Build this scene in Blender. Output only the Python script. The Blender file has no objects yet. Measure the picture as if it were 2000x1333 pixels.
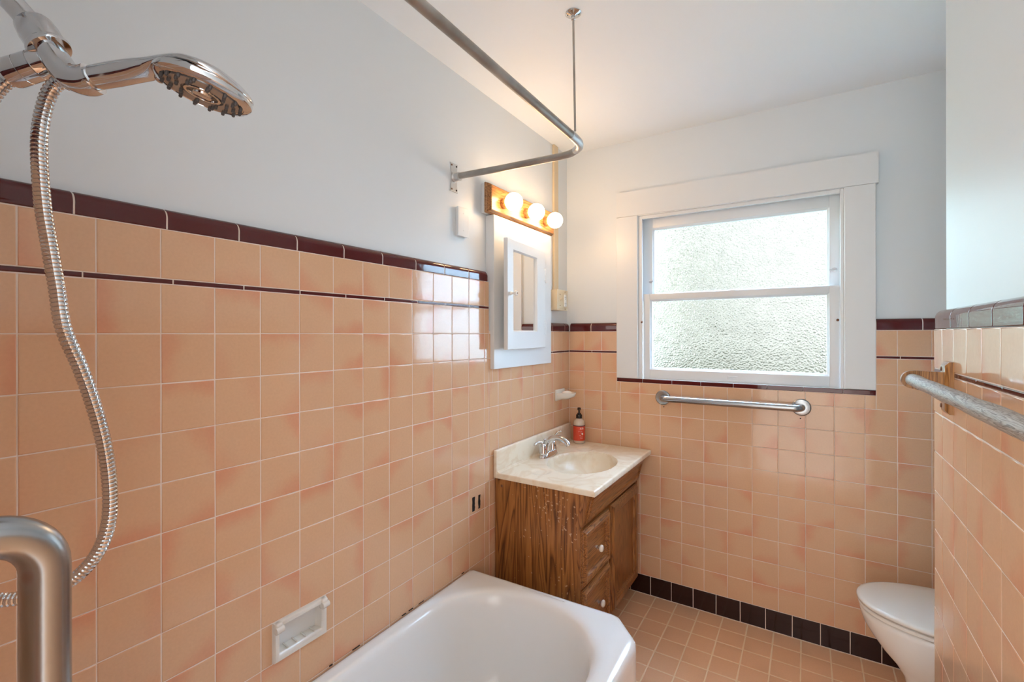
import bpy, bmesh, math, random
from mathutils import Vector, Matrix
random.seed(11)
PI = math.pi
sc = bpy.context.scene
COL = sc.collection
P = 0.1095                      # tile pitch (4 1/4" tile + joint)
EYE = 1.41545
W = 13.6759 * P                 # right partition tile face
CEIL = 2.493

# ------------------------------------------------------------------ materials
def mat(name):
    m = bpy.data.materials.new(name); m.use_nodes = True
    nt = m.node_tree; nt.nodes.clear()
    out = nt.nodes.new('ShaderNodeOutputMaterial')
    b = nt.nodes.new('ShaderNodeBsdfPrincipled')
    nt.links.new(b.outputs[0], out.inputs[0])
    return m, nt, b, out
def N(nt, t, **kw):
    n = nt.nodes.new(t)
    for k, v in kw.items():
        if k.startswith('i_'):
            key = k[2:]
            n.inputs[int(key) if key.isdigit() else key].default_value = v
        else: setattr(n, k, v)
    return n
def lk(nt, a, b): nt.links.new(a, b)
def ramp(nt, stops, interp='LINEAR'):
    r = nt.nodes.new('ShaderNodeValToRGB'); r.color_ramp.interpolation = interp
    el = r.color_ramp.elements
    while len(el) < len(stops): el.new(0.5)
    for e, (p, c) in zip(el, stops):
        e.position = p; e.color = c if len(c) == 4 else (*c, 1)
    return r
def mix(nt, fac, a, b, typ='MIX'):
    m = nt.nodes.new('ShaderNodeMix'); m.data_type = 'RGBA'; m.blend_type = typ
    for s, v in ((0, fac), (6, a), (7, b)):
        if hasattr(v, 'is_output'): lk(nt, v, m.inputs[s])
        else: m.inputs[s].default_value = v if s == 0 else ((*v, 1) if len(v) == 3 else v)
    return m.outputs[2]
def bump(nt, b, h, strength, dist=0.001):
    bp = N(nt, 'ShaderNodeBump'); bp.inputs['Strength'].default_value = strength; bp.inputs['Distance'].default_value = dist
    lk(nt, h, bp.inputs['Height']); lk(nt, bp.outputs[0], b.inputs['Normal'])
def objco(nt, scale=(1, 1, 1), loc=(0, 0, 0)):
    tc = N(nt, 'ShaderNodeTexCoord'); mp = N(nt, 'ShaderNodeMapping')
    mp.inputs['Scale'].default_value = scale; mp.inputs['Location'].default_value = loc
    lk(nt, tc.outputs['Object'], mp.inputs['Vector']); return mp.outputs[0]
def simple(name, col, rough=.4, metal=0., bumpscale=None, bstr=.1, spec=.5, var=0., coat=0.):
    m, nt, b, out = mat(name)
    b.inputs['Base Color'].default_value = (*col, 1); b.inputs['Roughness'].default_value = rough
    b.inputs['Metallic'].default_value = metal; b.inputs['Specular IOR Level'].default_value = spec
    b.inputs['Coat Weight'].default_value = coat
    co = objco(nt)
    if var:
        n = N(nt, 'ShaderNodeTexNoise', i_Scale=9., i_Detail=4.); lk(nt, co, n.inputs['Vector'])
        r = ramp(nt, [(.3, tuple(c*(1-var) for c in col)), (.7, tuple(min(1, c*(1+var)) for c in col))])
        lk(nt, n.outputs['Fac'], r.inputs[0]); lk(nt, r.outputs[0], b.inputs['Base Color'])
    if bumpscale:
        n = N(nt, 'ShaderNodeTexNoise', i_Scale=bumpscale, i_Detail=3.); lk(nt, co, n.inputs['Vector'])
        bump(nt, b, n.outputs['Fac'], bstr)
    return m

def tile_mat(name, base, edge, rough=.09):
    m, nt, b, out = mat(name)
    uv = N(nt, 'ShaderNodeUVMap', uv_map='tile_uv'); at = N(nt, 'ShaderNodeAttribute', attribute_name='tile_rnd')
    s = N(nt, 'ShaderNodeSeparateColor'); lk(nt, at.outputs['Color'], s.inputs[0])
    u = N(nt, 'ShaderNodeSeparateXYZ'); lk(nt, uv.outputs[0], u.inputs[0])
    def M(op, a, bb):
        n = N(nt, 'ShaderNodeMath', operation=op)
        for i, v in enumerate((a, bb)):
            if hasattr(v, 'is_output'): lk(nt, v, n.inputs[i])
            else: n.inputs[i].default_value = v
        return n.outputs[0]
    dx = M('MULTIPLY', M('SUBTRACT', u.outputs[0], .5), M('SUBTRACT', s.outputs[0], .5))
    dy = M('MULTIPLY', M('SUBTRACT', u.outputs[1], .5), M('SUBTRACT', s.outputs[1], .5))
    d = M('ADD', dx, dy)                                    # -.35 .. .35
    nz = N(nt, 'ShaderNodeTexNoise', i_Scale=14., i_Detail=3.); lk(nt, objco(nt), nz.inputs['Vector'])
    d = M('ADD', d, M('MULTIPLY', M('SUBTRACT', nz.outputs['Fac'], .5), .25))
    mr = N(nt, 'ShaderNodeMapRange', interpolation_type='SMOOTHSTEP')
    mr.inputs[1].default_value = .02; mr.inputs[2].default_value = .30; lk(nt, d, mr.inputs[0])
    f = M('MULTIPLY', mr.outputs[0], s.outputs[2])
    c = mix(nt, f, base, edge)
    n2 = N(nt, 'ShaderNodeTexNoise', i_Scale=160., i_Detail=2.); lk(nt, objco(nt), n2.inputs['Vector'])
    r2 = ramp(nt, [(.3, (.975, .975, .975)), (.7, (1.02, 1.02, 1.02))]); lk(nt, n2.outputs['Fac'], r2.inputs[0])
    c = mix(nt, 1., c, r2.outputs[0], 'MULTIPLY')
    lk(nt, c, b.inputs['Base Color'])
    b.inputs['Roughness'].default_value = rough
    b.inputs['Specular IOR Level'].default_value = .5
    n3 = N(nt, 'ShaderNodeTexNoise', i_Scale=38., i_Detail=2.); lk(nt, objco(nt), n3.inputs['Vector'])
    bump(nt, b, n3.outputs['Fac'], .10, .002)
    return m

def wood_mat(name, dark, mid, light, axis='z', sc_=1., rough=.32, wear=False, loc=(0, 0, 0), grey=False):
    m, nt, b, out = mat(name)
    s = {'z': (16, 16, 1.1), 'y': (16, 1.1, 16), 'x': (1.1, 16, 16)}[axis]
    s = tuple(k*sc_ for k in s)
    co = objco(nt, s, loc)
    n1 = N(nt, 'ShaderNodeTexNoise', i_Scale=.8, i_Detail=2., i_Distortion=.6); lk(nt, co, n1.inputs['Vector'])
    # cathedral rings: contour bands of a smooth stretched noise
    mth = N(nt, 'ShaderNodeMath', operation='MULTIPLY'); lk(nt, n1.outputs['Fac'], mth.inputs[0]); mth.inputs[1].default_value = 17.
    fr = N(nt, 'ShaderNodeMath', operation='FRACT'); lk(nt, mth.outputs[0], fr.inputs[0])
    r1 = ramp(nt, [(0, dark), (.22, mid), (.8, light), (.93, mid), (1., dark)]); lk(nt, fr.outputs[0], r1.inputs[0])
    n2 = N(nt, 'ShaderNodeTexNoise', i_Scale=9., i_Detail=4.); lk(nt, co, n2.inputs['Vector'])
    r2 = ramp(nt, [(.36, (.45, .42, .4)), (.52, (1, 1, 1))]); lk(nt, n2.outputs['Fac'], r2.inputs[0])
    c = mix(nt, .75, r1.outputs[0], r2.outputs[0], 'MULTIPLY')
    if wear:
        v = N(nt, 'ShaderNodeTexNoise', i_Scale=70., i_Detail=2.); lk(nt, objco(nt), v.inputs['Vector'])
        big = N(nt, 'ShaderNodeTexNoise', i_Scale=5., i_Detail=1.); lk(nt, objco(nt, loc=(.3, .1, .2)), big.inputs['Vector'])
        ad = N(nt, 'ShaderNodeMath', operation='MULTIPLY_ADD'); lk(nt, big.outputs['Fac'], ad.inputs[0]); ad.inputs[1].default_value = .35; lk(nt, v.outputs['Fac'], ad.inputs[2])
        rw = ramp(nt, [(.875, (0, 0, 0)), (.905, (1, 1, 1))]); lk(nt, ad.outputs[0], rw.inputs[0])
        c = mix(nt, rw.outputs[0], c, (.55, .36, .2))
    lk(nt, c, b.inputs['Base Color']); b.inputs['Roughness'].default_value = rough
    bump(nt, b, n2.outputs['Fac'], .25 if grey else .1, .001)
    return m

M_PLASTER = simple('white_wall_paint', (.69, .735, .765), .38, bumpscale=26, bstr=.10, spec=.45)
M_CEIL = simple('white_ceiling_paint', (.82, .88, .93), .55, bumpscale=30, bstr=.08)
M_TRIM = simple('white_gloss_paint', (.71, .735, .75), .3, bumpscale=18, bstr=.10)
M_TILE = tile_mat('peach_tile_glaze', (.66, .415, .255), (.65, .315, .190))
M_GROUT = simple('white_grout', (.74, .64, .56), .8, bumpscale=200, bstr=.2)
M_MAROON = tile_mat('maroon_tile_glaze', (.082, .009, .010), (.060, .006, .008), .05)
M_BLACK = tile_mat('dark_base_tile_glaze', (.020, .005, .006), (.014, .004, .005), .12)
M_FLOOR = tile_mat('brown_floor_tile', (.80, .475, .285), (.72, .42, .245), .35)
M_FGROUT = simple('tan_floor_grout', (.90, .70, .50), .85, bumpscale=200, bstr=.2)
M_ENAMEL = simple('white_tub_enamel', (.77, .79, .80), .13, spec=.5)
M_CERAMIC = simple('white_ceramic', (.80, .79, .76), .12)
M_OLDCERAMIC = simple('aged_white_ceramic', (.72, .71, .67), .16, var=.06)
M_SEAT = simple('toilet_seat_plastic', (.74, .71, .66), .22)
M_CHROME = simple('chrome', (.63, .64, .66), .07, 1.)
M_STEEL = simple('brushed_stainless_steel', (.37, .39, .41), .27, 1., bumpscale=160, bstr=.06)
M_GALV = simple('weathered_galvanised_pipe', (.40, .375, .345), .36, .9, bumpscale=90, bstr=.2, var=.25)
M_ZINC = simple('zinc_bracket', (.58, .59, .60), .38, .8, bumpscale=60, bstr=.2)
M_OAK = wood_mat('dark_oak_side', (.120, .040, .011), (.300, .112, .028), (.400, .165, .044), 'z', .62, wear=True)
M_OAKF = wood_mat('dark_oak_frame', (.115, .038, .011), (.280, .105, .028), (.360, .150, .042), 'z', 1.6)
M_OAKH = wood_mat('dark_oak_drawer', (.115, .038, .011), (.280, .105, .028), (.370, .155, .044), 'y', 1.4)
M_OAKL = wood_mat('honey_oak', (.20, .085, .028), (.34, .155, .052), (.40, .19, .068), 'y', 1.2, .25)
M_OAKB = wood_mat('oiled_oak_bracket', (.16, .065, .018), (.36, .17, .055), (.44, .22, .075), 'z', 1.5, .3)
M_GREYWOOD = wood_mat('weathered_grey_wood', (.15, .12, .095), (.34, .30, .26), (.45, .415, .37), 'y', 4.5, .5, grey=True)
M_CREAM = simple('cream_plastic', (.66, .54, .36), .35)
M_PORC = simple('white_porcelain_knob', (.82, .80, .75), .1)
M_BLACKP = simple('black_plastic', (.012, .011, .012), .25)
M_DARK = simple('dark_hole', (.008, .007, .006), .9)
M_RUST = simple('rusty_screw', (.18, .085, .05), .5, .6)
M_RUBBER = simple('grey_nozzle_rubber', (.06, .06, .065), .5)
M_SOAP = simple('white_soap', (.85, .82, .76), .5)
M_RED = simple('red_dot', (.5, .03, .03), .3)

def mirror_mat():
    m, nt, b, out = mat('mirror_silver')
    b.inputs['Base Color'].default_value = (.88, .88, .87, 1); b.inputs['Metallic'].default_value = 1; b.inputs['Roughness'].default_value = .01
    return m
M_MIRROR = mirror_mat()

def marble_mat():
    m, nt, b, out = mat('cultured_marble')
    co = objco(nt, (1, 1, 1))
    n = N(nt, 'ShaderNodeTexNoise', i_Scale=4.5, i_Detail=5., i_Distortion=1.6); lk(nt, co, n.inputs['Vector'])
    r = ramp(nt, [(.42, (.82, .72, .58)), (.5, (.72, .56, .39)), (.56, (.82, .73, .59)), (.75, (.84, .77, .65))]); lk(nt, n.outputs['Fac'], r.inputs[0])
    c = mix(nt, .55, (.82, .74, .60), r.outputs[0]); lk(nt, c, b.inputs['Base Color'])
    b.inputs['Roughness'].default_value = .27
    return m
M_MARBLE = marble_mat()

def bulb_mat():
    m, nt, b, out = mat('lit_globe_bulb')
    e = N(nt, 'ShaderNodeEmission'); e.inputs[0].default_value = (1, .63, .33, 1); e.inputs[1].default_value = BULB
    lk(nt, e.outputs[0], out.inputs[0]); return m
BULB = 17.5
M_BULB = bulb_mat()

def pane_mat(name='pebbled_obscure_glass', pebble=True):
    m, nt, b, out = mat(name)
    nt.nodes.remove(b)
    co = objco(nt, (1, 1, 1))
    v = N(nt, 'ShaderNodeTexVoronoi', i_Scale=125.); v.feature = 'SMOOTH_F1'; lk(nt, co, v.inputs['Vector'])
    bp = N(nt, 'ShaderNodeBump'); bp.inputs['Strength'].default_value = 1. if pebble else 0.; bp.inputs['Distance'].default_value = .0042
    lk(nt, v.outputs['Distance'], bp.inputs['Height'])
    rf = N(nt, 'ShaderNodeBsdfRefraction'); rf.inputs['Roughness'].default_value = .05; rf.inputs['IOR'].default_value = 1.45
    rf.inputs['Color'].default_value = (.99, 1, .995, 1); lk(nt, bp.outputs[0], rf.inputs['Normal'])
    tr = N(nt, 'ShaderNodeBsdfTransparent'); tr.inputs['Color'].default_value = (.96, 1, .98, 1)
    mx = N(nt, 'ShaderNodeMixShader'); mx.inputs[0].default_value = .88
    lk(nt, tr.outputs[0], mx.inputs[1]); lk(nt, rf.outputs[0], mx.inputs[2])
    gl = N(nt, 'ShaderNodeBsdfGlossy'); gl.inputs['Roughness'].default_value = .15; lk(nt, bp.outputs[0], gl.inputs['Normal'])
    m2 = N(nt, 'ShaderNodeMixShader'); m2.inputs[0].default_value = .05
    lk(nt, mx.outputs[0], m2.inputs[1]); lk(nt, gl.outputs[0], m2.inputs[2]); lk(nt, m2.outputs[0], out.inputs[0])
    return m
M_PANE = pane_mat(); M_PANEBACK = pane_mat('smooth_glass_back', False)

def bottle_mat():
    m, nt, b, out = mat('cloudy_soap_bottle')
    b.inputs['Base Color'].default_value = (.78, .66, .54, 1); b.inputs['Roughness'].default_value = .15
    b.inputs['Subsurface Weight'].default_value = .3; b.inputs['Subsurface Radius'].default_value = (.02, .015, .01)
    b.inputs['Transmission Weight'].default_value = .25
    return m
M_BOTTLE = bottle_mat()
M_LABEL = simple('red_label', (.62, .055, .02), .35, var=.12)
M_LABELDARK = simple('label_top_band', (.09, .015, .02), .4)
M_LABELWHITE = simple('label_print', (.85, .70, .62), .5)

# ------------------------------------------------------------------ mesh helpers
class MB:
    def __init__(s): s.bm = bmesh.new()
    def faces_of(s, verts): return {f for v in verts for f in v.link_faces}
    def box(s, x0, x1, y0, y1, z0, z1, bev=0, seg=2, mi=0):
        r = bmesh.ops.create_cube(s.bm, size=1)
        for v in r['verts']:
            v.co = Vector(((x0+x1)/2+v.co.x*(x1-x0), (y0+y1)/2+v.co.y*(y1-y0), (z0+z1)/2+v.co.z*(z1-z0)))
        fs = s.faces_of(r['verts'])
        for f in fs: f.material_index = mi
        if bev:
            es = {e for v in r['verts'] for e in v.link_edges}
            bmesh.ops.bevel(s.bm, geom=list(es), offset=bev, segments=seg, affect='EDGES', profile=.5)
        return s
    def loft(s, rings, cap0=True, cap1=True, closed=True, mi=0, wrap=False):
        vr = [[s.bm.verts.new(p) for p in r] for r in rings]
        n = len(vr[0]); m = len(vr)
        for i in range(m if wrap else m-1):
            a, b = vr[i], vr[(i+1) % m]
            for j in range(n if closed else n-1):
                k = (j+1) % n
                try:
                    f = s.bm.faces.new((a[j], a[k], b[k], b[j])); f.material_index = mi; f.smooth = True
                except ValueError: pass
        if not wrap:
            for c, r, rv in ((cap0, vr[0], True), (cap1, vr[-1], False)):
                if c:
                    f = s.bm.faces.new(list(reversed(r)) if rv else r); f.material_index = mi
        return s
    def tube(s, path, rad, seg=16, cap=True, mi=0, wrap=False):
        path = [Vector(p) for p in path]; n = len(path)
        rads = rad if isinstance(rad, (list, tuple)) else [rad]*n
        rings = []; nrm = None
        for i, p in enumerate(path):
            if wrap: t = (path[(i+1) % n]-path[i-1]).normalized()
            else: t = (path[min(i+1, n-1)]-path[max(i-1, 0)]).normalized()
            if nrm is None:
                a = Vector((0, 0, 1)) if abs(t.z) < .9 else Vector((1, 0, 0))
                nrm = t.cross(a).normalized()
            else:
                nrm = (nrm - t*nrm.dot(t)).normalized()
            b = t.cross(nrm)
            rings.append([p + (nrm*math.cos(2*PI*k/seg)+b*math.sin(2*PI*k/seg))*rads[i] for k in range(seg)])
        return s.loft(rings, cap, cap, mi=mi, wrap=wrap)
    def lathe(s, prof, o=(0, 0, 0), ax=(0, 0, 1), seg=24, cap=True, mi=0):
        """prof: list of (radius, height along ax)"""
        o = Vector(o); ax = Vector(ax).normalized()
        a = Vector((0, 0, 1)) if abs(ax.z) < .9 else Vector((1, 0, 0))
        u = ax.cross(a).normalized(); v = ax.cross(u)
        rings = [[o+ax*h+(u*math.cos(2*PI*k/seg)+v*math.sin(2*PI*k/seg))*max(r, 1e-5) for k in range(seg)] for r, h in prof]
        return s.loft(rings, cap, cap, mi=mi)
    def prism(s, pts, f0, f1, mi=0):
        """pts 2D polygon, f0/f1 map (a,b)->3D for both ends"""
        r0 = [Vector(f0(*p)) for p in pts]; r1 = [Vector(f1(*p)) for p in pts]
        s.loft([r0, r1], mi=mi)
        return s
    def sphere(s, c, r, seg=20, sq=(1, 1, 1), mi=0):
        x = bmesh.ops.create_uvsphere(s.bm, u_segments=seg, v_segments=max(6, seg//2), radius=1)
        for v in x['verts']: v.co = Vector((c[0]+v.co.x*r*sq[0], c[1]+v.co.y*r*sq[1], c[2]+v.co.z*r*sq[2]))
        for f in s.faces_of(x['verts']): f.smooth = True; f.material_index = mi
        return s
    def build(s, name, m, parent=None, smooth=None, origin=None):
        bmesh.ops.recalc_face_normals(s.bm, faces=s.bm.faces)
        me = bpy.data.meshes.new(name); s.bm.to_mesh(me); s.bm.free()
        for k in (m if isinstance(m, (list, tuple)) else [m]): me.materials.append(k)
        if smooth is not None:
            for p in me.polygons: p.use_smooth = True
            me.set_sharp_from_angle(angle=math.radians(smooth))
        o = bpy.data.objects.new(name, me); COL.objects.link(o)
        if parent is not None:
            o.parent = parent
            o.matrix_parent_inverse = Matrix.Translation(-Vector(parent.location))
        if origin is not None:
            me.transform(Matrix.Translation(-Vector(origin))); o.location = origin
        return o
def tag(o, label=None, cat=None, group=None, kind=None):
    if label: o['label'] = label
    if cat: o['category'] = cat
    if group: o['group'] = group
    if kind: o['kind'] = kind
    return o
def thing(name, loc, label, cat, group=None):
    o = bpy.data.objects.new(name, None); COL.objects.link(o); o.location = loc; o.empty_display_size = .05
    return tag(o, label, cat, group)
def struct(o): o['kind'] = 'structure'; return o
def catmull(pts, n=8):
    pts = [Vector(p) for p in pts]; out = []
    ext = [pts[0]*2-pts[1]]+pts+[pts[-1]*2-pts[-2]]
    for i in range(1, len(ext)-2):
        a, b, c, d = ext[i-1:i+3]
        for k in range(n):
            t = k/n
            out.append(.5*((2*b)+(c-a)*t+(2*a-5*b+4*c-d)*t*t+(3*b-a-3*c+d)*t**3))
    out.append(pts[-1]); return out

# ------------------------------------------------------------------ tiling
def subrect(r, h):
    u0, u1, v0, v1 = r; a0, a1, b0, b1 = h
    if a0 >= u1 or a1 <= u0 or b0 >= v1 or b1 <= v0: return [r]
    out = []
    if u0 < a0: out.append((u0, a0, v0, v1))
    if u1 > a1: out.append((a1, u1, v0, v1))
    m0, m1 = max(u0, a0), min(u1, a1)
    if v0 < b0: out.append((m0, m1, v0, b0))
    if v1 > b1: out.append((m0, m1, b1, v1))
    return out
def cut(rects, holes):
    for h in holes: rects = [q for r in rects for q in subrect(r, h)]
    return rects
def tile_panel(name, M, rects, slabs, mats, parent, gap=.0017, round_=.0028, tilt=.004, tint=1.):
    """rects: (u0,u1,v0,v1) joint-centre rectangles; M(u,v,d)->point, d outward.  slabs: mortar bed rectangles."""
    bm = bmesh.new(); uvl = bm.loops.layers.uv.new('tile_uv'); cl = bm.loops.layers.float_color.new('tile_rnd')
    for (u0, u1, v0, v1) in rects:
        u0 += gap/2; u1 -= gap/2; v0 += gap/2; v1 -= gap/2
        if u1-u0 < .004 or v1-v0 < .003: continue
        rr = min(round_, (u1-u0)*.3, (v1-v0)*.3)
        tu, tv = random.gauss(0, tilt), random.gauss(0, tilt); off = random.gauss(0, .00012)
        um, vm = (u0+u1)/2, (v0+v1)/2
        ang = random.choice([0, .25, .5, .75, 1., 1.25, 1.5, 1.75])*PI + random.uniform(-.3, .3)
        amt = tint*random.choice([.15, .3, .5, .8, 1.])
        col = (.5+.5*math.cos(ang), .5+.5*math.sin(ang), amt, 1)
        rings = []
        for ins, d in ((0, -.0035), (0, -.0016), (rr*.25, -.0006), (rr*.6, -.00012), (rr, 0)):
            rings.append([bm.verts.new(M(a, b, d+off+(a-um)*tu+(b-vm)*tv)) for a, b in ((u0+ins, v0+ins), (u1-ins, v0+ins), (u1-ins, v1-ins), (u0+ins, v1-ins))])
        uvr = [[(0+i, 0+i), (1-i, 0+i), (1-i, 1-i), (0+i, 1-i)] for i in (0, 0, .01, .02, .03)]
        def mk(vs, us):
            f = bm.faces.new(vs); f.smooth = True
            for l, q in zip(f.loops, us): l[uvl].uv = q; l[cl] = col
        for k in range(4):
            for j in range(4):
                n = (j+1) % 4
                mk((rings[k][j], rings[k][n], rings[k+1][n], rings[k+1][j]), (uvr[k][j], uvr[k][n], uvr[k+1][n], uvr[k+1][j]))
        mk(rings[4], uvr[4])
    for (u0, u1, v0, v1) in slabs:
        a = [bm.verts.new(M(p, q, -.0011)) for p, q in ((u0, v0), (u1, v0), (u1, v1), (u0, v1))]
        b = [bm.verts.new(M(p, q, -.0245)) for p, q in ((u0, v0), (u1, v0), (u1, v1), (u0, v1))]
        for vs in (a, b[::-1], *[(a[i], b[i], b[(i+1) % 4], a[(i+1) % 4]) for i in range(4)]):
            f = bm.faces.new(vs); f.material_index = 1
    bmesh.ops.recalc_face_normals(bm, faces=bm.faces)
    me = bpy.data.meshes.new(name); bm.to_mesh(me); bm.free()
    for m in mats: me.materials.append(m)
    o = bpy.data.objects.new(name, me); COL.objects.link(o); o.parent = parent
    wn = o.modifiers.new('wn', 'WEIGHTED_NORMAL'); wn.weight = 100; wn.keep_sharp = False
    return o
def spans(start, pitch, lo, hi):
    k = math.floor((lo-start)/pitch); out = []
    while start+k*pitch < hi-1e-4:
        a, b = max(lo, start+k*pitch), min(hi, start+(k+1)*pitch)
        if b-a > .003: out.append((a, b))
        k += 1
    return out
def grid(us, vs): return [(a, b, c, d) for a, b in us for c, d in vs]
def cap_trim(name, M, pieces, z0, mats, parent, h=.050, r=.021, ends=()):
    """bullnose cap pieces along u: M(u,z,d)."""
    bm = bmesh.new(); uvl = bm.loops.layers.uv.new('tile_uv'); cl = bm.loops.layers.float_color.new('tile_rnd')
    prof = [(-.0035, .0012), (-.001, .0012), (0, .003), (0, .012), (.0004, h-r)]
    for k in range(1, 9):
        t = k/8*PI/2; prof.append((-r+r*math.cos(t), h-r+r*math.sin(t)))
    prof += [(-.0245, h)]
    for (u0, u1) in pieces:
        sec = []
        def add(u, k): sec.append([M(u, z0+z-(k*1.0 if z > h*.5 else k*z/h), d-k) for d, z in prof])
        rnd0 = abs(u0-ends[0]) < 1e-4 if ends and ends[0] is not None else False
        rnd1 = abs(u1-ends[1]) < 1e-4 if len(ends) > 1 and ends[1] is not None else False
        R = .016; steps = 6
        g = .0011
        if rnd0:
            for i in range(steps+1):
                a = i/steps*PI/2; add(u0+R-R*math.cos(a), R-R*math.sin(a) if i else R)
        else:
            add(u0+g, .0022); add(u0+g+.0006, .0008); add(u0+g+.002, 0)
        if rnd1:
            for i in range(steps, -1, -1):
                a = i/steps*PI/2; add(u1-R+R*math.cos(a), R-R*math.sin(a))
        else:
            add(u1-g-.002, 0); add(u1-g-.0006, .0008); add(u1-g, .0022)
        vr = [[bm.verts.new(p) for p in s_] for s_ in sec]
        col = (.5+.4*random.uniform(-1, 1), .9, random.uniform(.2, 1), 1)
        def mk(vs):
            f = bm.faces.new(vs); f.smooth = True
            for l in f.loops: l[uvl].uv = (.5, .6); l[cl] = col
        for i in range(len(vr)-1):
            for j in range(len(prof)-1): mk((vr[i][j], vr[i][j+1], vr[i+1][j+1], vr[i+1][j]))
        mk(vr[0]); mk(vr[-1][::-1])
    # joint filler behind the pieces
    ua, ub = pieces[0][0], pieces[-1][1]
    if ends and ends[0] is not None: ua += .018
    if len(ends) > 1 and ends[1] is not None: ub -= .018
    s_ = []
    for u in (ua, ub): s_.append([bm.verts.new(M(u, z0+(z*.965), d-.0012)) for d, z in prof])
    for j in range(len(prof)-1):
        f = bm.faces.new((s_[0][j], s_[0][j+1], s_[1][j+1], s_[1][j])); f.material_index = 1; f.smooth = True
    bmesh.ops.recalc_face_normals(bm, faces=bm.faces)
    me = bpy.data.meshes.new(name); bm.to_mesh(me); bm.free()
    for m in mats: me.materials.append(m)
    o = bpy.data.objects.new(name, me); COL.objects.link(o); o.parent = parent
    wn = o.modifiers.new('wn', 'WEIGHTED_NORMAL'); wn.weight = 100; wn.keep_sharp = False
    return o

# ------------------------------------------------------------------ room shell
XA = 2.06                                           # alcove wall (tile face)
YN = -2.463                                         # tub end wall (tile face)
ML = lambda u, v, d: Vector((d, u, v))              # left wall: u=y
MBk = lambda u, v, d: Vector((u, -d, v))            # back wall: u=x
MR = lambda u, v, d: Vector((W-d, u, v))            # right partition: u=y
MN = lambda u, v, d: Vector((u, YN+d, v))           # tub end wall: u=x

b = MB(); b.box(-.15, -.025, -2.75, .16, 0, CEIL+.1); wall_left = struct(b.build('wall_left', M_PLASTER))
b = MB()                                            # back wall with the window opening
wx0, wx1, wz0, wz1 = .4105, 1.3385, 1.150, 2.0655
b.box(-.025, wx0-.02, .025, .145, 0, CEIL+.1); b.box(wx1+.02, 2.2, .025, .145, 0, CEIL+.1)
b.box(wx0-.02, wx1+.02, .025, .145, 0, wz0-.005); b.box(wx0-.02, wx1+.02, .025, .145, wz1+.02, CEIL+.1)
wall_back = struct(b.build('wall_back', M_PLASTER))
b = MB(); b.box(W+.0215, W+.115, -2.75, -.8085, 0, CEIL+.1, .003); wall_right = struct(b.build('wall_right', M_PLASTER))
b = MB(); b.box(XA+.02, XA+.14, -1.0, .145, 0, CEIL+.1); wall_alcove = struct(b.build('wall_alcove', M_PLASTER))
b = MB(); b.box(W+.115, XA+.02, -1.0, -.90, 0, CEIL+.1); struct(b.build('wall_alcove_side', M_PLASTER))
b = MB(); b.box(-.025, .785, YN-.13, YN-.025, 0, CEIL+.1); wall_near = struct(b.build('wall_near', M_PLASTER))
b = MB(); b.box(-.15, 2.2, -2.75, .145, CEIL, CEIL+.1); struct(b.build('ceiling', M_CEIL))

# floor tiles
MF = lambda u, v, d: Vector((u, v, d))
floor_root = None
fl = grid(spans(.4001, 1.0073*P, .0, XA), spans(-.1026, 1.0073*P, -2.75, 0.))
floor = tile_panel('floor', MF, fl, [(-.02, XA+.02, -2.75, .02)], [M_FLOOR, M_FGROUT], None, gap=.0045, round_=.004, tint=.8)
struct(floor)

# left wall tiles
rowsL = [(EYE+(m-1+.0161)*P, EYE+(m+.0161)*P) for m in range(-12, 1)]
LT = -.8285                                          # end of the tall tub wainscot
zB = EYE+.0161*P
tall = rowsL + [(zB, zB+P), (1.5388, 1.6472)]
colsT = spans(-19.9592*P, 1.0052*P, YN, LT); colsC = spans(-19.9592*P, 1.0052*P, LT, 0)
low = [(EYE+(m-1+.0124)*P, EYE+(m+.0124)*P) for m in range(-11, -1)]
low = [(max(0.002, a), c) for a, c in low]
low += [(EYE-1.9876*P, EYE-.9876*P), (EYE-.8776*P, 1.4289)]
low = low[:10]+low[10:]
recess = (-1.8250, -1.6650, .5435, .6500)
tub_hole = (YN-.1, -.95, -.1, .40)
# the two missing-glaze slots and the recessed dish are things of their own
rt = cut(grid(colsT, [r for r in tall if r[1] > .38]), [recess])
rt += grid(spans(-19.9592*P, 1.0052*P, -.95, LT), [r for r in rowsL if r[1] <= .38])
up_ = (LT, -.80, 1.1979, 1.45)
rt += grid([(LT, -.80)], [r for r in tall if r[0] > 1.18 and r[1] < 1.44])
rc = cut(grid(colsC, low+[(EYE-12.9265*P+.0, EYE-11.9876*P)]), [up_])
tile_panel('tile_panel', ML, rt+rc, cut([(YN-.02, LT, 0, 1.648)], [(recess[0]+.008, recess[1]-.008, recess[2]+.008, recess[3]-.008)])+[(LT, .02, 0, 1.43)], [M_TILE, M_GROUT], wall_left)
cj = [-2.5265, -2.3730, -2.2184, -2.0636, -1.9087, -1.7519, -1.5967, -1.4428, -1.2859, -1.1284, -.9737, LT]
lj = [-2.36, -2.206, -2.052, -1.8974, -1.7440, -1.5904, -1.4348, -1.2782, -1.1247, -.9710, LT]
tile_panel('tile_liner', ML, [(a, c, 1.5267, 1.5388) for a, c in zip([YN]+lj[:-1], lj)]+[(a, c, EYE-.9876*P, EYE-.8776*P) for a, c in spans(-.065, .1538, -.80, 0)], [], [M_MAROON, M_GROUT], wall_left, round_=.003)
cap_trim('tile_cap', ML, list(zip([YN]+cj[2:-1], cj[2:])), 1.6472, [M_MAROON, M_GROUT], wall_left, h=.048, ends=(None, LT))
cap_trim('corner_tile_cap', ML, spans(-.056, .1538, -.80, .0), 1.4289, [M_MAROON, M_GROUT], wall_left)

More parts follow.
